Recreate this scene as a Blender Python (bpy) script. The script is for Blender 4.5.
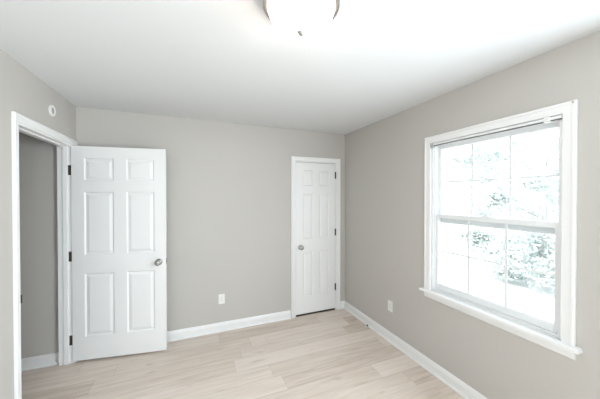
import bpy, bmesh, math, random
from mathutils import Vector, Matrix
sc = bpy.context.scene
for o in list(bpy.data.objects): bpy.data.objects.remove(o)
C = sc.collection

# ------------------------------------------------------------------ camera
cd = bpy.data.cameras.new('camera'); cam = bpy.data.objects.new('camera', cd); C.objects.link(cam)
CAM_Z = 1.567
yaw, pitch = 0.3878, -0.0096
cam.location = (0, 0, CAM_Z)
cam.rotation_euler = (math.pi/2 + pitch, 0, -yaw)
cd.sensor_width = 36; cd.lens = 260.7/600*36; cd.clip_start = 0.02; cd.clip_end = 200
sc.camera = cam

# ------------------------------------------------------------------ world / exposure
SKY = 1.95
w = bpy.data.worlds.new('sky'); sc.world = w; w.use_nodes = True
nt = w.node_tree; nt.nodes.clear()
wo = nt.nodes.new('ShaderNodeOutputWorld'); bg = nt.nodes.new('ShaderNodeBackground')
tc = nt.nodes.new('ShaderNodeTexCoord'); sx = nt.nodes.new('ShaderNodeSeparateXYZ')
rp = nt.nodes.new('ShaderNodeValToRGB')
rp.color_ramp.elements[0].position = 0.0; rp.color_ramp.elements[0].color = (0.84, 0.935, 1.0, 1)
rp.color_ramp.elements[1].position = 0.8; rp.color_ramp.elements[1].color = (0.78, 0.88, 1.0, 1)
nt.links.new(tc.outputs['Generated'], sx.inputs[0]); nt.links.new(sx.outputs['Z'], rp.inputs[0])
nt.links.new(rp.outputs[0], bg.inputs[0]); bg.inputs[1].default_value = SKY
nt.links.new(bg.outputs[0], wo.inputs[0])
sl = bpy.data.lights.new('sun', 'SUN'); sl.energy = 4.0; sl.angle = 0.02; sl.color = (1.0, 0.97, 0.92)
sun = bpy.data.objects.new('sun', sl); C.objects.link(sun); sun.location = (-6, 4, 12)
sun.rotation_euler = Vector((0.50, -0.28, -0.82)).to_track_quat('-Z', 'Y').to_euler()   # over the roof: reaches the ground and trees, not the room
LAMP = 10.0
def fill_light(x, y, turn, power):            # added area lamp at an unseen window opening, brightens the room
    al = bpy.data.lights.new('added_fill_light', 'AREA'); al.shape = 'RECTANGLE'; al.size = 1.1; al.size_y = 1.25
    al.energy = power; al.color = (0.80, 0.92, 1.0)
    a = bpy.data.objects.new('added_fill_light', al); C.objects.link(a); a.location = (x, y, 1.39)
    a.rotation_euler = (math.radians(90), 0, math.radians(turn))
fill_light(-0.25, -0.99, 0, 10); fill_light(1.963, -0.2, 90, 32)
sc.view_settings.view_transform = 'Standard'
sc.view_settings.look = 'None'
sc.view_settings.gamma = 1
sc.view_settings.use_curve_mapping = False
sc.view_settings.exposure = 1.14

# ------------------------------------------------------------------ room numbers (metres)
XR, XL, YB, YF, H = 1.973, -1.049, 3.160, -1.0, 2.44
WT = 0.14                      # wall thickness
XH = XL - 0.115                # hall face of the left wall
YH = 3.125                     # hall end wall

# ------------------------------------------------------------------ materials
def mat(name, col, rough=0.5, metal=0.0, bump=None, spec=0.5, vary=0.0):
    m = bpy.data.materials.new(name); m.use_nodes = True
    n = m.node_tree; b = n.nodes['Principled BSDF']
    b.inputs['Base Color'].default_value = (*col, 1); b.inputs['Roughness'].default_value = rough
    b.inputs['Metallic'].default_value = metal; b.inputs['Specular IOR Level'].default_value = spec
    t = n.nodes.new('ShaderNodeTexCoord')
    nz = n.nodes.new('ShaderNodeTexNoise'); n.links.new(t.outputs['Object'], nz.inputs['Vector'])
    if bump:
        nz.inputs['Scale'].default_value = bump[0]; nz.inputs['Detail'].default_value = 4
        bp = n.nodes.new('ShaderNodeBump'); bp.inputs['Strength'].default_value = bump[1]
        bp.inputs['Distance'].default_value = 0.002
        n.links.new(nz.outputs['Fac'], bp.inputs['Height']); n.links.new(bp.outputs[0], b.inputs['Normal'])
    if vary:
        n2 = n.nodes.new('ShaderNodeTexNoise'); n2.inputs['Scale'].default_value = 1.7
        n.links.new(t.outputs['Object'], n2.inputs['Vector'])
        mx = n.nodes.new('ShaderNodeMix'); mx.data_type = 'RGBA'
        mx.inputs['A'].default_value = (*[c*(1-vary) for c in col], 1)
        mx.inputs['B'].default_value = (*[min(1, c*(1+vary)) for c in col], 1)
        n.links.new(n2.outputs['Fac'], mx.inputs['Factor']); n.links.new(mx.outputs['Result'], b.inputs['Base Color'])
    return m

M_WALL = mat('greige_wall_paint', (0.542, 0.514, 0.480), 0.75, bump=(260, 0.12), spec=0.3, vary=0.015)
M_CEIL = mat('white_ceiling_paint', (0.73, 0.73, 0.725), 0.9, bump=(180, 0.15), spec=0.2)
M_TRIM = mat('white_trim_paint', (0.86, 0.85, 0.84), 0.32, bump=(90, 0.03))
M_DOOR = mat('white_door_paint', (0.86, 0.85, 0.84), 0.38, bump=(120, 0.05))
M_VINYL = mat('white_vinyl', (0.82, 0.83, 0.83), 0.35)
M_PLAST = mat('white_plastic', (0.84, 0.83, 0.80), 0.35)
M_DARK = mat('dark_slot', (0.02, 0.02, 0.02), 0.6)
M_NICKEL = mat('brushed_nickel', (0.42, 0.41, 0.39), 0.36, 1.0)
M_HINGE = mat('aged_nickel_hinge', (0.10, 0.08, 0.065), 0.45, 0.7)
M_GREY = mat('grey_plastic', (0.45, 0.45, 0.44), 0.5)
M_BRONZE = mat('grey_metal_track', (0.13, 0.12, 0.11), 0.45, 0.5)
M_BARK = mat('tree_bark', (0.45, 0.44, 0.42), 0.9, bump=(14, 0.8))
M_CONC = mat('pale_concrete', (0.62, 0.62, 0.60), 0.9, bump=(20, 0.3), vary=0.06)
M_GRASS = mat('lawn_grass', (0.20, 0.27, 0.12), 0.95, bump=(50, 0.8), vary=0.25)
M_GAP_SHADE = mat('painted_gap_shade', (0.035, 0.022, 0.016), 0.6)  # dark colour stands in for the shade below the closet door
M_SIDING = mat('exterior_siding', (0.6, 0.6, 0.58), 0.8)

def leaf_mat(name, c1, c2):
    m = bpy.data.materials.new(name); m.use_nodes = True; n = m.node_tree; n.nodes.clear()
    out = n.nodes.new('ShaderNodeOutputMaterial'); d = n.nodes.new('ShaderNodeBsdfDiffuse')
    t = n.nodes.new('ShaderNodeBsdfTranslucent'); mx = n.nodes.new('ShaderNodeMixShader'); mx.inputs[0].default_value = 0.45
    nz = n.nodes.new('ShaderNodeTexNoise'); nz.inputs['Scale'].default_value = 3.0
    co = n.nodes.new('ShaderNodeTexCoord'); n.links.new(co.outputs['Object'], nz.inputs['Vector'])
    cr = n.nodes.new('ShaderNodeMix'); cr.data_type = 'RGBA'
    cr.inputs['A'].default_value = (*c1, 1); cr.inputs['B'].default_value = (*c2, 1)
    n.links.new(nz.outputs['Fac'], cr.inputs['Factor'])
    n.links.new(cr.outputs['Result'], d.inputs[0]); n.links.new(cr.outputs['Result'], t.inputs[0])
    n.links.new(d.outputs[0], mx.inputs[1]); n.links.new(t.outputs[0], mx.inputs[2]); n.links.new(mx.outputs[0], out.inputs[0])
    return m
M_LEAF = leaf_mat('silvery_leaves', (0.50, 0.54, 0.52), (0.64, 0.67, 0.65))
M_LEAF2 = leaf_mat('green_leaves', (0.48, 0.53, 0.50), (0.60, 0.64, 0.62))

def glass_mat():
    m = bpy.data.materials.new('window_glass'); m.use_nodes = True; n = m.node_tree; n.nodes.clear()
    out = n.nodes.new('ShaderNodeOutputMaterial'); tr = n.nodes.new('ShaderNodeBsdfTransparent')
    tr.inputs[0].default_value = (0.96, 0.97, 0.97, 1)
    gl = n.nodes.new('ShaderNodeBsdfGlossy'); gl.inputs['Roughness'].default_value = 0.02
    fr = n.nodes.new('ShaderNodeFresnel'); gm = n.nodes.new('ShaderNodeNewGeometry'); mr = n.nodes.new('ShaderNodeMapRange')   # same reflectance entering and leaving the pane
    mr.inputs[3].default_value = 1.45; mr.inputs[4].default_value = 1/1.45
    n.links.new(gm.outputs['Backfacing'], mr.inputs[0]); n.links.new(mr.outputs[0], fr.inputs[0])
    mx = n.nodes.new('ShaderNodeMixShader')
    n.links.new(fr.outputs[0], mx.inputs[0]); n.links.new(tr.outputs[0], mx.inputs[1]); n.links.new(gl.outputs[0], mx.inputs[2])
    n.links.new(mx.outputs[0], out.inputs[0]); return m
M_GLASS = glass_mat()

def lamp_mat():
    m = bpy.data.materials.new('lit_frosted_glass'); m.use_nodes = True; b = m.node_tree.nodes['Principled BSDF']
    b.inputs['Base Color'].default_value = (0.9, 0.9, 0.88, 1); b.inputs['Roughness'].default_value = 0.4
    b.inputs['Emission Color'].default_value = (1.0, 0.86, 0.77, 1); b.inputs['Emission Strength'].default_value = LAMP
    return m
M_LAMP = lamp_mat()

def floor_mat():
    m = bpy.data.materials.new('oak_vinyl_planks'); m.use_nodes = True; n = m.node_tree
    b = n.nodes['Principled BSDF']; N = n.nodes.new; L = n.links.new
    def math_(op, a, b_=None, c=None):
        q = N('ShaderNodeMath'); q.operation = op
        for i, v in enumerate((a, b_, c)):
            if v is None: continue
            if isinstance(v, (int, float)): q.inputs[i].default_value = v
            else: L(v, q.inputs[i])
        return q.outputs[0]
    geo = N('ShaderNodeNewGeometry'); s = N('ShaderNodeSeparateXYZ'); L(geo.outputs['Position'], s.inputs[0])
    X, Y = s.outputs['X'], s.outputs['Y']
    PW, PL = 0.182, 1.22
    yr = math_('DIVIDE', math_('ADD', Y, 20.03), PW); row = math_('FLOOR', yr); fy = math_('FRACT', yr)
    wn = N('ShaderNodeTexWhiteNoise'); wn.noise_dimensions = '1D'; L(row, wn.inputs['W'])
    xr = math_('DIVIDE', math_('ADD', math_('ADD', X, 20), math_('MULTIPLY', wn.outputs['Value'], PL)), PL)
    col = math_('FLOOR', xr); fx = math_('FRACT', xr)
    cv = N('ShaderNodeCombineXYZ'); L(col, cv.inputs[0]); L(row, cv.inputs[1])
    w2 = N('ShaderNodeTexWhiteNoise'); w2.noise_dimensions = '3D'; L(cv.outputs[0], w2.inputs['Vector'])
    rnd = w2.outputs['Value']
    # grain: stretched noise, shifted per plank
    gv = N('ShaderNodeCombineXYZ')
    L(math_('ADD', math_('MULTIPLY', X, 1.3), math_('MULTIPLY', rnd, 37)), gv.inputs[0])
    L(math_('ADD', math_('MULTIPLY', Y, 16), math_('MULTIPLY', rnd, 91)), gv.inputs[1])
    g1 = N('ShaderNodeTexNoise'); g1.inputs['Scale'].default_value = 1.6; g1.inputs['Detail'].default_value = 5
    g1.inputs['Roughness'].default_value = 0.6; g1.inputs['Distortion'].default_value = 0.6; L(gv.outputs[0], g1.inputs['Vector'])
    hv = N('ShaderNodeCombineXYZ')
    L(math_('ADD', math_('MULTIPLY', X, 3), math_('MULTIPLY', rnd, 17)), hv.inputs[0])
    L(math_('MULTIPLY', Y, 9), hv.inputs[1])
    kn = N('ShaderNodeTexNoise'); kn.inputs['Scale'].default_value = 1.1; kn.inputs['Detail'].default_value = 2; L(hv.outputs[0], kn.inputs['Vector'])
    knot = N('ShaderNodeMapRange'); knot.inputs[1].default_value = 0.66; knot.inputs[2].default_value = 0.76; L(kn.outputs['Fac'], knot.inputs[0])
    r1 = N('ShaderNodeValToRGB'); e = r1.color_ramp.elements
    e[0].position = 0.0; e[0].color = (0.47, 0.365, 0.285, 1)
    e[1].position = 1.0; e[1].color = (0.85, 0.75, 0.69, 1)
    k = e.new(0.35); k.color = (0.68, 0.575, 0.49, 1)
    k = e.new(0.7); k.color = (0.81, 0.71, 0.63, 1)
    tone = math_('ADD', math_('MULTIPLY', rnd, 0.50), math_('MULTIPLY', math_('SUBTRACT', g1.outputs['Fac'], 0.26), 1.1))
    L(tone, r1.inputs[0])
    mk = N('ShaderNodeMix'); mk.data_type = 'RGBA'; L(math_('MULTIPLY', knot.outputs[0], 0.35), mk.inputs['Factor'])
    L(r1.outputs[0], mk.inputs['A']); mk.inputs['B'].default_value = (0.26, 0.19, 0.14, 1)
    # seams
    ey = math_('LESS_THAN', math_('MINIMUM', fy, math_('SUBTRACT', 1, fy)), 0.008)
    ex = math_('LESS_THAN', math_('MINIMUM', fx, math_('SUBTRACT', 1, fx)), 0.0012)
    seam = math_('MAXIMUM', ey, ex)
    ms = N('ShaderNodeMix'); ms.data_type = 'RGBA'; L(math_('MULTIPLY', seam, 0.35), ms.inputs['Factor'])
    L(mk.outputs['Result'], ms.inputs['A']); ms.inputs['B'].default_value = (0.2, 0.15, 0.11, 1)
    L(ms.outputs['Result'], b.inputs['Base Color'])
    b.inputs['Roughness'].default_value = 0.38
    bp = N('ShaderNodeBump'); bp.inputs['Strength'].default_value = 0.12; bp.inputs['Distance'].default_value = 0.001
    L(math_('SUBTRACT', g1.outputs['Fac'], seam), bp.inputs['Height']); L(bp.outputs[0], b.inputs['Normal'])
    return m
M_FLOOR = floor_mat()

# ------------------------------------------------------------------ mesh helpers
def obj(name, bm, m, parent=None, smooth=False, bevel=0.0):
    bmesh.ops.recalc_face_normals(bm, faces=bm.faces)
    me = bpy.data.meshes.new(name); bm.to_mesh(me); bm.free()
    me.materials.append(m)
    if smooth:
        for p in me.polygons: p.use_smooth = True
    o = bpy.data.objects.new(name, me); C.objects.link(o)
    if parent: o.parent = parent
    if bevel:
        b = o.modifiers.new('bevel', 'BEVEL'); b.width = bevel; b.segments = 2; b.limit_method = 'ANGLE'
    return o
def tag(o, label=None, cat=None, kind=None, group=None):
    if label: o['label'] = label
    if cat: o['category'] = cat
    if kind: o['kind'] = kind
    if group: o['group'] = group
    return o
def empty(name, loc, label, cat, kind=None, group=None, rot=(0, 0, 0)):
    o = bpy.data.objects.new(name, None); C.objects.link(o); o.location = loc; o.rotation_euler = rot
    o.empty_display_size = 0.1
    return tag(o, label, cat, kind, group)
def box(bm, a, b):
    r = bmesh.ops.create_cube(bm, size=1)
    for v in r['verts']:
        v.co = Vector(((a[i]+b[i])/2 + v.co[i]*abs(b[i]-a[i]) for i in range(3)))
def cyl(bm, a, b, r1, r2=None, seg=20):
    a, b = Vector(a), Vector(b); d = b-a
    mtx = Matrix.Translation((a+b)/2) @ d.to_track_quat('Z', 'Y').to_matrix().to_4x4()
    bmesh.ops.create_cone(bm, cap_ends=True, segments=seg, radius1=r1, radius2=r1 if r2 is None else r2, depth=d.length, matrix=mtx)
def lathe(bm, prof, mtx, seg=32):
    """prof: list of (radius, height); closes at radius 0"""
    rings = []
    for r, h in prof:
        if r < 1e-6: rings.append([bm.verts.new(mtx @ Vector((0, 0, h)))])
        else: rings.append([bm.verts.new(mtx @ Vector((r*math.cos(2*math.pi*i/seg), r*math.sin(2*math.pi*i/seg), h))) for i in range(seg)])
    for A, B in zip(rings, rings[1:]):
        for i in range(seg):
            j = (i+1) % seg
            if len(A) == 1 and len(B) == 1: continue
            if len(A) == 1: bm.faces.new((A[0], B[i], B[j]))
            elif len(B) == 1: bm.faces.new((A[i], A[j], B[0]))
            else: bm.faces.new((A[i], A[j], B[j], B[i]))

# wall frames: (u along the wall, v up, d out into the room) -> world
def WB(u, v, d): return Vector((u, YB-d, v))
def WR(u, v, d): return Vector((XR-d, u, v))
def WL(u, v, d): return Vector((XL+d, u, v))
def WF(u, v, d): return Vector((u, YF+d, v))
def WHL(u, v, d): return Vector((XH-d, u, v))        # hall side of the left wall
def WHB(u, v, d): return Vector((u, YH-d, v))        # hall end wall

def mbox(bm, Mf, u0, u1, v0, v1, d0, d1):
    P = Mf(u0, v0, d0); Q = Mf(u1, v1, d1)
    box(bm, [min(P[i], Q[i]) for i in range(3)], [max(P[i], Q[i]) for i in range(3)])

def wall(name, Mf, u0, u1, holes, thick, m, label, v1=H, v0=0.0):
    us = sorted({u0, u1, *[h[0] for h in holes], *[h[1] for h in holes]})
    vs = sorted({v0, v1, *[h[2] for h in holes], *[h[3] for h in holes]})
    solid = lambda i, j: 0 <= i < len(us)-1 and 0 <= j < len(vs)-1 and not any(
        h[0]-1e-6 <= us[i] and us[i+1] <= h[1]+1e-6 and h[2]-1e-6 <= vs[j] and vs[j+1] <= h[3]+1e-6 for h in holes)
    bm = bmesh.new(); V = {}
    def v(i, j, k):
        if (i, j, k) not in V: V[i, j, k] = bm.verts.new(Mf(us[i], vs[j], 0 if k == 0 else -thick))
        return V[i, j, k]
    for i in range(len(us)-1):
        for j in range(len(vs)-1):
            if not solid(i, j): continue
            for k in (0, 1): bm.faces.new([v(i, j, k), v(i+1, j, k), v(i+1, j+1, k), v(i, j+1, k)])
            for (di, dj, a, b) in ((-1, 0, (i, j), (i, j+1)), (1, 0, (i+1, j), (i+1, j+1)), (0, -1, (i, j), (i+1, j)), (0, 1, (i, j+1), (i+1, j+1))):
                if not solid(i+di, j+dj): bm.faces.new([v(*a, 0), v(*b, 0), v(*b, 1), v(*a, 1)])
    return tag(obj(name, bm, m), label, 'wall', 'structure')

def sweep(bm, Mf, path, prof, closed=False, outer=1):
    """path: axis-aligned (u,v) corners of the inner edge; prof: (offset outward, depth) closed loop.
       offsets are mitred at each corner; path goes clockwise seen from the room when outer=1"""
    n = len(path); cols = []
    for i, (u, v) in enumerate(path):
        nrm = []
        for a, b in ((i-1, i), (i, i+1)):
            if not closed and (a < 0 or b >= n): continue
            p, q = Vector(path[a % n]), Vector(path[b % n]); t = (q-p).normalized(); nrm.append(Vector((-t.y, t.x))*outer)
        o = nrm[0] if len(nrm) == 1 else nrm[0]+nrm[1]
        if len(nrm) == 2 and (nrm[0]-nrm[1]).length < 1e-6: o = nrm[0]
        cols.append([bm.verts.new(Mf(u+o.x*a, v+o.y*a, d)) for a, d in prof])
    k = len(prof); rng = range(n if closed else n-1)
    for i in rng:
        A, B = cols[i], cols[(i+1) % n]
        for j in range(k): bm.faces.new((A[j], A[(j+1) % k], B[(j+1) % k], B[j]))
    if not closed: bm.faces.new(cols[0]); bm.faces.new(list(reversed(cols[-1])))

CASING = [(0, 0.0005), (0, .009), (.004, .012), (.012, .0125), (.016, .011), (.042, .015), (.05, .019), (.057, .019), (.06, .016), (.06, .0005)]
def casing_scaled(wd): return [(a*wd/.06, d) for a, d in CASING]

BASEP = [(0, .0005), (0, .026), (.006, .026), (.013, .023), (.018, .0175), (.0185, .0135), (.074, .0135), (.082, .0105), (.088, .011), (.094, .0085), (.102, .005), (.103, .0005)]
def baseboard(name, Mf, u0, u1, label, m0=0, m1=0):
    bm = bmesh.new(); A = []; B = []
    for v, d in BASEP:
        A.append(bm.verts.new(Mf(u0+m0*d, v+.0005, d))); B.append(bm.verts.new(Mf(u1-m1*d, v+.0005, d)))
    k = len(A)
    for j in range(k): bm.faces.new((A[j], A[(j+1) % k], B[(j+1) % k], B[j]))
    bm.faces.new(A); bm.faces.new(list(reversed(B)))
    return tag(obj(name, bm, M_TRIM), label, 'baseboard', 'structure')

# ------------------------------------------------------------------ opening sizes
D1 = (2.234, 3.092, 2.055)              # room doorway in the left wall: y0, y1, top (wall hole)
D2 = (1.214, 1.842, 2.045)              # closet doorway in the back wall: x0, x1, top
WIN = (0.817, 1.718, 0.735, 2.045)      # window hole in the right wall
ADDED_WIN2 = (-0.8, 0.3, 0.735, 2.045)  # added unseen opening behind the camera, holds a fill lamp
ADDED_WIN3 = (-0.75, 0.35, 0.735, 2.045)      # added unseen opening in the right wall, holds a fill lamp

# ------------------------------------------------------------------ structure
bm = bmesh.new(); box(bm, (XR+.4, YB+1.0, -0.12), (-3.0, YF-.3, 0.0))
tag(obj('floor', bm, M_FLOOR), 'light oak plank floor running across the empty room', 'floor', 'structure')
bm = bmesh.new(); box(bm, (XR+.16, YB+1.0, H), (-3.0, YF-.3, H+.12))
tag(obj('ceiling', bm, M_CEIL), 'smooth white flat ceiling', 'ceiling', 'structure')
wall('wall_right', WR, YF, YB+.9, [WIN, ADDED_WIN3], WT, M_WALL, 'greige wall holding the large window')
wall('wall_back', WB, XL-.0, XR, [(D2[0], D2[1], 0, D2[2])], .115, M_WALL, 'greige far wall behind the open door and around the closet door')
wall('wall_left', WL, YF, YB+.115, [(D1[0], D1[1], 0, D1[2])], XL-XH, M_WALL, 'greige left wall around the open doorway')
wall('wall_front', WF, -2.9, XR+WT, [ADDED_WIN2], WT, M_WALL, 'greige wall behind the camera')
wall('wall_hall', WHB, -2.9, XH, [], .15, M_WALL, 'shaded greige hall wall seen through the open doorway')
wall('wall_hall_left', lambda u, v, d: Vector((-2.5+d, u, v)), YF, YH, [], .15, M_WALL, 'greige far side wall of the hall')
# closet behind the closed door
wall('wall_closet', lambda u, v, d: Vector((u, YB+.8-d, v)), XL, XR, [], .1, M_WALL, 'back wall of the closet')

baseboard('baseboard_back', WB, XL, D2[0]-.0565, 'white baseboard under the far wall between open door and closet', m0=1)
baseboard('baseboard_corner', WB, D2[1]+.0565, XR, 'short white baseboard between closet casing and right corner', m1=1)
baseboard('baseboard_right', WR, YF, YB, 'long white baseboard under the window wall', m1=1)
baseboard('baseboard_left', WL, YF, D1[0]-.058, 'white baseboard on left wall before the doorway')
baseboard('baseboard_hall', WHB, -2.5, XH-.013, 'white baseboard in the hall seen through the doorway')

def door_frame(name, Mf, a, b, top, depth, label, far_leg=True, wd=.06, side_stop=.045):
    """jamb boards, stop and casing. depth = wall thickness"""
    r = empty(name, Mf((a+b)/2, 0, 0), label, 'door frame', 'structure')
    inv = Matrix.Translation(-r.location)
    def put(nm, bm, bev=0):
        bm.transform(inv); return obj(nm, bm, M_TRIM, r, bevel=bev)
    t = .018; j = bmesh.new()
    mbox(j, Mf, a+.0005, a+t, .0005, top-.0005, .0015, -depth+.0005)
    mbox(j, Mf, b-t, b-.0005, .0005, top-.0005, .0015, -depth+.0005)
    mbox(j, Mf, a+t, b-t, top-t, top-.0005, .0015, -depth+.0005)
    put('jamb', j)
    s = bmesh.new(); s0, s1 = -.040, -.073
    mbox(s, Mf, a+t, a+t+.011, .0005, top-t, s0, s1)
    mbox(s, Mf, b-t-.011, b-t, .0005, top-t, s0, s1)
    mbox(s, Mf, a+t+.011, b-t-.011, top-t-.011, top-t, s0, s1)
    put('door_stop_strip', s, .001)
    c = bmesh.new(); q = .006
    path = [(a+q, .0005), (a+q, top-q), (b-q, top-q), (b-q, .0005)]
    sweep(c, Mf, path, casing_scaled(wd))
    put('casing', c)
    return r, inv
# trims: the doorway on the left (casing both sides), the closet doorway
tr1, inv1 = door_frame('trim_1', WL, D1[0], D1[1], D1[2]+.0, XL-XH, 'white casing and jamb around the open doorway in the left wall', wd=.053)
c = bmesh.new(); sweep(c, WHL, [(D1[0]+.006, .0005), (D1[0]+.006, D1[2]-.006), (D1[1]-.006, D1[2]-.006)], CASING[:-1]+[(.06, .0005)])
c.transform(inv1); tag(obj('hall_casing', c, M_TRIM, tr1))
# strike plate on the near jamb
c = bmesh.new()
mbox(c, WL, D1[0]+.018, D1[0]+.0195, .87, .93, .0, -.036); mbox(c, WL, D1[0]+.0180, D1[0]+.0215, .875, .93, .012, -.003)
c.transform(inv1); tag(obj('strike_plate', c, M_HINGE, tr1, bevel=.0005), 'small dark metal strike plate')
tr2, inv2 = door_frame('trim_2', WB, D2[0], D2[1], D2[2], .115, 'white casing and jamb around the closet doorway in the far wall', wd=.056)

c = bmesh.new(); mbox(c, WB, D2[0]+.019, D2[1]-.019, .0006, .005, -.002, -.110)  # dark strip paints the shaded gap under the closet door
c.transform(inv2); tag(obj('shade_strip', c, M_GAP_SHADE, tr2, bevel=.001), 'dark brown strip painted as the shade under the closet door')
# ------------------------------------------------------------------ six-panel doors
def panel_slab(w_, h_, th, stile, mull, rails):
    """local: x 0..w, y -th/2..th/2, z 0..h. rails = (top, p1, r2, p2, lock, p3, bottom)"""
    bm = bmesh.new()
    pw = (w_-2*stile-mull)/2
    us = [0, stile, stile+pw, stile+pw+mull, w_-stile, w_]
    top, p1, r2, p2, lk, p3, bt = rails
    vs = [0, bt, bt+p3, bt+p3+lk, bt+p3+lk+p2, bt+p3+lk+p2+r2, bt+p3+lk+p2+r2+p1, h_]
    for sgn in (-1, 1):
        V = {}
        def v(u, z, d):
            k = (round(u, 5), round(z, 5), round(d, 5))
            if k not in V: V[k] = bm.verts.new((u, sgn*(th/2-d), z))
            return V[k]
        for i in range(5):
            for j in range(7):
                u0, u1, v0, v1 = us[i], us[i+1], vs[j], vs[j+1]
                if i in (1, 3) and j in (1, 3, 5):
                    prev = (0, 0)
                    for off, d in ((.003, .0015), (.009, .0085), (.015, .0095), (.040, .0025)):
                        a, da = prev
                        for (p, q) in (((0, 0), (1, 0)), ((1, 0), (1, 1)), ((1, 1), (0, 1)), ((0, 1), (0, 0))):
                            f = lambda c, o: (u0+o if c[0] == 0 else u1-o, v0+o if c[1] == 0 else v1-o)
                            bm.faces.new([v(*f(p, a), da), v(*f(q, a), da), v(*f(q, off), d), v(*f(p, off), d)])
                        prev = (off, d)
                    o, d = prev
                    bm.faces.new([v(u0+o, v0+o, d), v(u1-o, v0+o, d), v(u1-o, v1-o, d), v(u0+o, v1-o, d)])
                else:
                    bm.faces.new([v(u0, v0, 0), v(u1, v0, 0), v(u1, v1, 0), v(u0, v1, 0)])
        if sgn == -1: F = dict(V)
        else:
            for A, B in zip(us, us[1:]):
                for z in (0, h_):
                    bm.faces.new([F[round(A, 5), round(z, 5), 0], F[round(B, 5), round(z, 5), 0], V[round(B, 5), round(z, 5), 0], V[round(A, 5), round(z, 5), 0]])
            for A, B in zip(vs, vs[1:]):
                for x in (0, w_):
                    bm.faces.new([F[round(x, 5), round(A, 5), 0], F[round(x, 5), round(B, 5), 0], V[round(x, 5), round(B, 5), 0], V[round(x, 5), round(A, 5), 0]])
    return bm
KNOB = [(0, 0), (.032, 0), (.032, .004), (.027, .008), (.013, .011), (.011, .030), (.016, .036), (.0255, .044), (.0275, .053), (.0255, .060), (.018, .0655), (0, .067)]
def knob(parent, x, y, z, sgn, label='round brushed nickel knob'):
    bm = bmesh.new()
    m = Matrix.Translation((x, y, z)) @ Matrix.Rotation(math.radians(90*sgn), 4, 'X')
    lathe(bm, KNOB, m, 28)
    return tag(obj('knob', bm, M_NICKEL, parent, smooth=True), label)
def make_door(name, w_, loc, rz, stile, mull, rails, thick, label, both):
    """local x from hinge to latch; local -y is the face the camera sees"""
    r = empty(name, loc, label, 'door', 'structure', rot=(0, 0, rz))
    obj('door_panel', panel_slab(w_, 2.022, thick, stile, mull, rails), M_DOOR, r, bevel=.0012)
    kx = w_-.062
    knob(r, kx, -thick/2, .895, 1)
    if both: knob(r, kx, thick/2, .895, -1)
    b = bmesh.new(); box(b, (w_+.0001, -.0125, .868), (w_+.0012, .0125, .925)); box(b, (w_, -.007, .888), (w_+.009, .007, .905))
    tag(obj('latch', b, M_NICKEL, r, bevel=.001), 'nickel latch plate on the door edge')
    return r
RAILS = (.108, .214, .105, .600, .176, .600, .219)
# room door, swung open in front of the far wall
hx, hy = XL-.004, 3.076
ex, ey = -.262, 2.950
rz = math.atan2(ey-hy, ex-hx)
door1 = make_door('door_1', .806, (hx, hy, .023), rz, .102, .108, RAILS, .035,
                  'white six-panel door standing open in front of the far wall', True)
for z in (.20, .99, 1.80):
    b = bmesh.new()
    cyl(b, (-.006, .022, z-.045), (-.006, .022, z+.045), .006, seg=14)
    for zz in (z-.048, z+.048): cyl(b, (-.006, .022, zz-.002), (-.006, .022, zz+.002), .0045, .0035, seg=12)
    box(b, (-.0022, -.014, z-.045), (-.0003, .020, z+.045))       # leaf on the door edge
    hg = tag(obj('hinge', b, M_HINGE, door1), 'dark metal butt hinge')
# hinge leaves on the far jamb
for z in (.218, 1.008, 1.818):
    b = bmesh.new(); mbox(b, WL, D1[1]-.0205, D1[1]-.0182, z-.046, z+.046, .001, -.034)
    for dz in (-.03, 0, .03): cyl(b, WL(D1[1]-.0203, z+dz, -.012), WL(D1[1]-.022, z+dz, -.012), .004, .003, seg=10)
    b.transform(inv1); tag(obj('hinge_leaf', b, M_HINGE, tr1), 'dark metal hinge leaf on the jamb')
# closet door, closed; hinges at the right, local -y faces the room so x runs right-to-left -> mirror with knob face handled below
door2w = D2[1]-D2[0]-.036-.006
r2 = empty('door_2', (D2[0]+.018+.003, YB+.0185, .022), 'white six-panel closet door closed in the far wall near the right corner', 'door', 'structure')
obj('door_panel', panel_slab(door2w, 2.000, .035, .098, .09, (.098, .208, .105, .596, .174, .600, .219)), M_DOOR, r2, bevel=.0012)
knob(r2, .062, -.0175, .885, 1)
for z in (.30, 1.06, 1.845):
    b = bmesh.new(); x = door2w+.0015
    cyl(b, (x, -.0245, z-.045), (x, -.0245, z+.045), .006, seg=14)
    for zz in (z-.048, z+.048): cyl(b, (x, -.0245, zz-.002), (x, -.0245, zz+.002), .0045, .0035, seg=12)
    box(b, (x-.012, -.0195, z-.045), (x-.0005, -.0177, z+.045))
    tag(obj('hinge', b, M_HINGE, r2), 'dark metal butt hinge')

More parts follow.
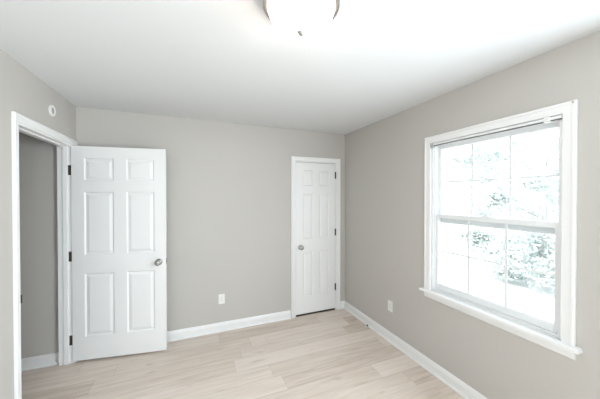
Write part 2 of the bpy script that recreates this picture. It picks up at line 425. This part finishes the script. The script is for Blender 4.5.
# ------------------------------------------------------------------ windows
def make_window(name, Mf, W, label):
    u0, u1, v0, v1 = W
    r = empty(name, Mf((u0+u1)/2, v0, 0), label, 'window', 'structure')
    inv = Matrix.Translation(-r.location)
    def put(nm, bm, m, parent=r, bev=.0, lab=None, smooth=False):
        bm.transform(inv); o = obj(nm, bm, m, parent, bevel=bev, smooth=smooth)
        if lab: o['label'] = lab
        return o
    # casing on three sides: flat with a thin raised outer band
    c = bmesh.new()
    prof = [(0, .0005), (0, .014), (.003, .017), (.044, .019), (.046, .023), (.058, .023), (.062, .019), (.062, .0005)]
    sweep(c, Mf, [(u0+.002, v0), (u0+.002, v1-.002), (u1-.002, v1-.002), (u1-.002, v0)], prof)
    put('casing', c, M_TRIM)
    # stool and apron
    c = bmesh.new(); mbox(c, Mf, u0-.088, u1+.082, v0-.022, v0, .0005, .052); mbox(c, Mf, u0+.001, u1-.001, v0-.022+.0225, v0+.004, -.05, .0005)
    put('sill', c, M_TRIM, bev=.006)
    c = bmesh.new(); prof2 = [(0, .0005), (0, .018), (.045, .016), (.052, .012), (.058, .007), (.058, .0005)]
    A = [c.verts.new(Mf(u0-.06, v0-.0225-a, d)) for a, d in prof2]; B = [c.verts.new(Mf(u1+.06, v0-.0225-a, d)) for a, d in prof2]
    for j in range(len(A)): c.faces.new((A[j], A[(j+1) % len(A)], B[(j+1) % len(A)], B[j]))
    c.faces.new(A); c.faces.new(list(reversed(B)))
    put('apron', c, M_TRIM)
    # frame lining with parting stops
    c = bmesh.new(); t = .018; dd = -.19
    g = .0006
    mbox(c, Mf, u0+g, u0+t, v0+.005, v1-g, -.0005, dd); mbox(c, Mf, u1-t, u1-g, v0+.005, v1-g, -.0005, dd)
    mbox(c, Mf, u0+t, u1-t, v1-t, v1-g, -.0005, dd); mbox(c, Mf, u0+t, u1-t, v0+.005, v0+.018, -.02, dd)
    for (a, b) in ((-.012, -.024), (-.063, -.067)):
        mbox(c, Mf, u0+t, u0+t+.009, v0+.018, v1-t, a, b); mbox(c, Mf, u1-t-.009, u1-t, v0+.018, v1-t, a, b)
        if a > -.05: mbox(c, Mf, u0+t, u1-t, v1-t-.012, v1-t, a, b)
    put('frame', c, M_VINYL)
    a0, a1 = u0+t+.001, u1-t-.001
    zm = 1.395
    def sash(nm, z0, z1, rail_b, rail_t, st, d0, d1, mv, mh, lab):
        c = bmesh.new()
        mbox(c, Mf, a0, a0+st, z0, z1, d0, d1); mbox(c, Mf, a1-st, a1, z0, z1, d0, d1)
        mbox(c, Mf, a0+st, a1-st, z0, z0+rail_b, d0, d1); mbox(c, Mf, a0+st, a1-st, z1-rail_t, z1, d0, d1)
        s = put(nm, c, M_VINYL, bev=.0025, lab=lab)
        g0, g1, h0, h1 = a0+st, a1-st, z0+rail_b, z1-rail_t; dm = (d0+d1)/2
        c = bmesh.new()
        for k in (1, 2): mbox(c, Mf, g0+(g1-g0)*k/3-mv/2, g0+(g1-g0)*k/3+mv/2, h0, h1, dm+.006, dm+.0025)
        mbox(c, Mf, g0, g1, (h0+h1)/2-mh/2, (h0+h1)/2+mh/2, dm+.0062, dm+.0023)
        put('muntin_grid', c, M_VINYL, s, bev=.001)
        c = bmesh.new(); mbox(c, Mf, g0-.004, g1+.004, h0-.004, h1+.004, dm+.0015, dm-.0015)
        put('glass', c, M_GLASS, s)
        return s
    sash('upper_sash', zm-.058, v1-t-.001, .068, .036, .028, -.068, -.096, .014, .012, 'outer white sash filling the upper half')
    lo = sash('lower_sash', v0+.019, zm+.022, .052, .036, .030, -.026, -.060, .018, .012, 'inner white sash filling the lower half')
    um = (u0+u1)/2
    c = bmesh.new(); mbox(c, Mf, um-.028, um+.028, zm+.0225, zm+.030, -.032, -.056)
    cyl(c, Mf(um, zm+.030, -.044), Mf(um, zm+.040, -.044), .010, seg=16); mbox(c, Mf, um-.004, um+.030, zm+.034, zm+.040, -.038, -.046)
    put('sash_lock', c, M_VINYL, lo, bev=.0015)
    return r
make_window('window_1', WR, WIN, 'white double-hung window with divided panes in the right wall')
make_window('added_window_2', WF, ADDED_WIN2, 'unseen white double-hung window added for light in the wall behind the camera')  # made-up window, put in to light the room from behind the camera
make_window('added_window_3', WR, ADDED_WIN3, 'white double-hung window added for light on the right wall, beside the camera and out of view')  # made-up window, put in to light the left wall and ceiling

# ------------------------------------------------------------------ things in the room
# ceiling light
LX, LY = .437, 1.055
lt = empty('ceiling_light', (LX, LY, H), 'round flush ceiling light with glowing white glass bowl and nickel ring', 'ceiling light')
b = bmesh.new(); lathe(b, [(0, -.0005), (.158, -.0005), (.163, -.006), (.164, -.040), (.166, -.044), (.166, -.050), (.163, -.054), (.150, -.054), (.150, -.048), (0, -.048)], Matrix.Identity(4), 64)
tag(obj('ring', b, M_NICKEL, lt, smooth=False), 'brushed nickel ring')
b = bmesh.new(); prof = [(0, -.0505)]; R0, dp = .143, .100
prof += [(R0, -.0505)] + [(R0*math.cos(t*math.pi/2/14)**.75, -.052-dp*math.sin(t*math.pi/2/14)) for t in range(0, 14)] + [(0, -.052-dp)]
lathe(b, prof, Matrix.Identity(4), 64)
tag(obj('glass_bowl', b, M_LAMP, lt, smooth=True), 'glowing frosted glass bowl')
b = bmesh.new(); zb = -.052-dp
lathe(b, [(0, zb+.001), (.019, zb), (.019, zb-.005), (.016, zb-.008), (.013, zb-.013), (.009, zb-.018), (.004, zb-.021), (0, zb-.022)], Matrix.Identity(4), 24)
tag(obj('finial', b, M_NICKEL, lt, smooth=True), 'small nickel finial')

def outlet(Mf, u, z, label):
    base = Mf(u, z, 0); r = empty('wall_outlet', base, label, 'outlet'); inv = Matrix.Translation(-base)
    def put(nm, bm, m, bev=0, lab=None):
        bm.transform(inv); o = obj(nm, bm, m, r, bevel=bev)
        if lab: o['label'] = lab
    c = bmesh.new(); mbox(c, Mf, u-.035, u+.035, z-.057, z+.057, .0005, .006); put('cover_plate', c, M_PLAST, .003)
    for s in (-1, 1):
        c = bmesh.new(); cz = z+s*.0195
        mbox(c, Mf, u-.016, u+.016, cz-.014, cz+.014, .0055, .0078); put('receptacle', c, M_PLAST, .003)
    for s in (-1, 1):
        c = bmesh.new(); cz = z+s*.0195
        for x in (-.006, .006): mbox(c, Mf, u+x-.0009, u+x+.0009, cz-.002, cz+.006, .0077, .0081)
        cyl(c, Mf(u, cz-.007, .0077), Mf(u, cz-.007, .0081), .0022, seg=10)
        put('slots', c, M_DARK)
    c = bmesh.new(); cyl(c, Mf(u, z, .0058), Mf(u, z, .0075), .003, seg=12); put('screw', c, M_NICKEL)
outlet(WB, .300, .375, 'white wall outlet low on the far wall between the two doors')
outlet(WR, 2.235, .385, 'white wall outlet low on the right wall left of the window')

# round ring fixture above the doorway
r = empty('wall_sensor', (XL, 2.685, 2.257), 'small round white ring plate with grey centre high on left wall above the doorway', 'wall fixture')
mt = Matrix.Rotation(math.radians(90), 4, 'Y')
b = bmesh.new(); lathe(b, [(.0, .0005), (.044, .0005), (.044, .010), (.040, .014), (.030, .014), (.026, .009), (0, .009)], mt, 40)
obj('ring_plate', b, M_PLAST, r)
b = bmesh.new(); lathe(b, [(0, .0092), (.0255, .0092), (.0245, .0105), (0, .0115)], mt, 32)
tag(obj('centre_disc', b, M_GREY, r), 'grey recessed centre')

# baseboard door stop
ds = empty('door_stop', (XR-.0262, 2.60, .012), 'tiny metal door stop at the foot of the right baseboard near the closet', 'door stop')
b = bmesh.new(); lathe(b, [(0, 0), (.011, 0), (.011, .003), (.005, .005), (.005, .022), (0, .022)], Matrix.Rotation(math.radians(-90), 4, 'Y'), 20)
obj('post', b, M_HINGE, ds)
b = bmesh.new(); lathe(b, [(0, .0222), (.008, .0222), (.0085, .027), (.006, .031), (0, .032)], Matrix.Rotation(math.radians(-90), 4, 'Y'), 20)
tag(obj('rubber_tip', b, M_PLAST, ds), 'white rubber tip')

# blind rail across the top of the window
y0, y1, z0 = WIN[0]+.001, WIN[1]-.001, 2.022
rod = empty('blind_rail', (XR, (y0+y1)/2, z0), 'thin white blind rail with dark slot across the top of the window', 'blind rail')
inv = Matrix.Translation(-rod.location)
def putr(nm, bm, m, lab=None, bev=0):
    bm.transform(inv); o = obj(nm, bm, m, rod, bevel=bev)
    if lab: o['label'] = lab
c = bmesh.new(); mbox(c, WR, y0+.004, y1-.022, z0, z0+.016, -.006, .018); putr('rail', c, M_VINYL, bev=.003)
c = bmesh.new(); mbox(c, WR, y0+.006, y1-.026, z0-.0055, z0-.0002, -.003, .013); putr('slot', c, M_BRONZE, 'dark metal slot under the rail', .001)
c = bmesh.new()
mbox(c, WR, y1-.030, y1-.0005, z0-.020, z0+.018, -.006, .020); putr('bracket', c, M_GREY, 'grey end bracket', .003)
c = bmesh.new(); mbox(c, WR, y0+.055, y0+.085, z0-.008, z0+.022, -.008, .021)
cyl(c, WR(y0+.07, z0+.006, .021), WR(y0+.07, z0+.006, .026), .006, seg=14); putr('bracket', c, M_PLAST, 'white clip over the rail', .002)
# tiny corner bracket on the casing
r = empty('casing_bracket', WR(WIN[0]-.048, WIN[3]+.048, .0235), 'tiny white screw bracket on the upper right corner of window casing', 'bracket')
b = bmesh.new(); box(b, (-.004, -.009, -.010), (0, .009, .010)); obj('plate', b, M_PLAST, r, bevel=.002)
b = bmesh.new(); cyl(b, (-.0042, 0, .0), (-.008, 0, .0), .005, seg=12); tag(obj('screw', b, M_NICKEL, r), 'metal screw head')

# ------------------------------------------------------------------ outside
GZ = -.45
bm = bmesh.new(); box(bm, (2.9, -40, GZ-.2), (60, 50, GZ)); 
tag(obj('ground', bm, M_CONC), 'bright pale ground outside the window', 'ground', 'structure')
bm = bmesh.new(); box(bm, (-20, -40, GZ-.2), (2.9, YF-.6, GZ-.001))
tag(obj('ground', bm, M_CONC), 'pale ground behind the house', 'ground', 'structure')

def tree(name, x, y, h, rad, low, n, seed, m, label, cat='tree'):
    rnd = random.Random(seed)
    r = empty(name, (x, y, GZ), label, cat)
    t = bmesh.new(); tips = []
    cyl(t, (0, 0, 0), (0, 0, h*.45), .13*h/7, .09*h/7, 12)
    for i in range(16):
        a = rnd.uniform(0, 6.28); z = rnd.uniform(max(.15, low), h*.45) if i < 13 else h*.42
        L = rad*rnd.uniform(.55, .95); e = rnd.uniform(.1, .9)
        p0 = Vector((0, 0, z)); p1 = Vector((math.cos(a)*L*.5, math.sin(a)*L*.5, z+e*L*.4)); p2 = Vector((math.cos(a)*L, math.sin(a)*L, min(h*.9, z+e*L)))
        cyl(t, p0, p1, .03, .018, 7); cyl(t, p1, p2, .018, .006, 6)
    cyl(t, (0, 0, h*.44), (rad*.1, rad*.05, h*.85), .08, .02, 8)
    obj('trunk', t, M_BARK, r)
    clumps = []
    for i in range(70):
        a = rnd.uniform(0, 6.28); q = rnd.random()**.5; z = rnd.uniform(low, h)
        k = math.sin(math.pi*min(.97, max(.12, (z-low)/(h-low)*.85+.12)))**.6
        clumps.append((Vector((math.cos(a)*rad*q*k, math.sin(a)*rad*q*k, z)), rnd.uniform(.25, .55)*rad*.55))
    b = bmesh.new()
    for i in range(n):
        c, s = rnd.choice(clumps)
        d = Vector((rnd.gauss(0, 1), rnd.gauss(0, 1), rnd.gauss(0, .7))).normalized()*s*rnd.uniform(.3, 1)
        p = c+d
        if p.z < low*.5+.02: continue
        l = rnd.uniform(.035, .075); ax = Vector((rnd.gauss(0, 1), rnd.gauss(0, 1), rnd.gauss(0, 1))).normalized()
        bx = ax.orthogonal().normalized(); 
        v = [b.verts.new(p-ax*l), b.verts.new(p+bx*l*.4), b.verts.new(p+ax*l), b.verts.new(p-bx*l*.4)]
        b.faces.new(v)
    obj('foliage', b, m, r)
tree('leafy_tree', 7.9, 3.65, 5.8, 2.15, .15, 30000, 3, M_LEAF, 'pale leafy tree outside, behind right side of window')
tree('leafy_tree', 8.8, 7.9, 6.5, 2.0, .8, 16000, 5, M_LEAF2, 'pale leafy tree outside, behind left side of window')
tree('leafy_tree', 13.4, 6.6, 8.0, 2.6, 1.2, 12000, 8, M_LEAF2, 'taller tree outside, farthest behind the middle of window')
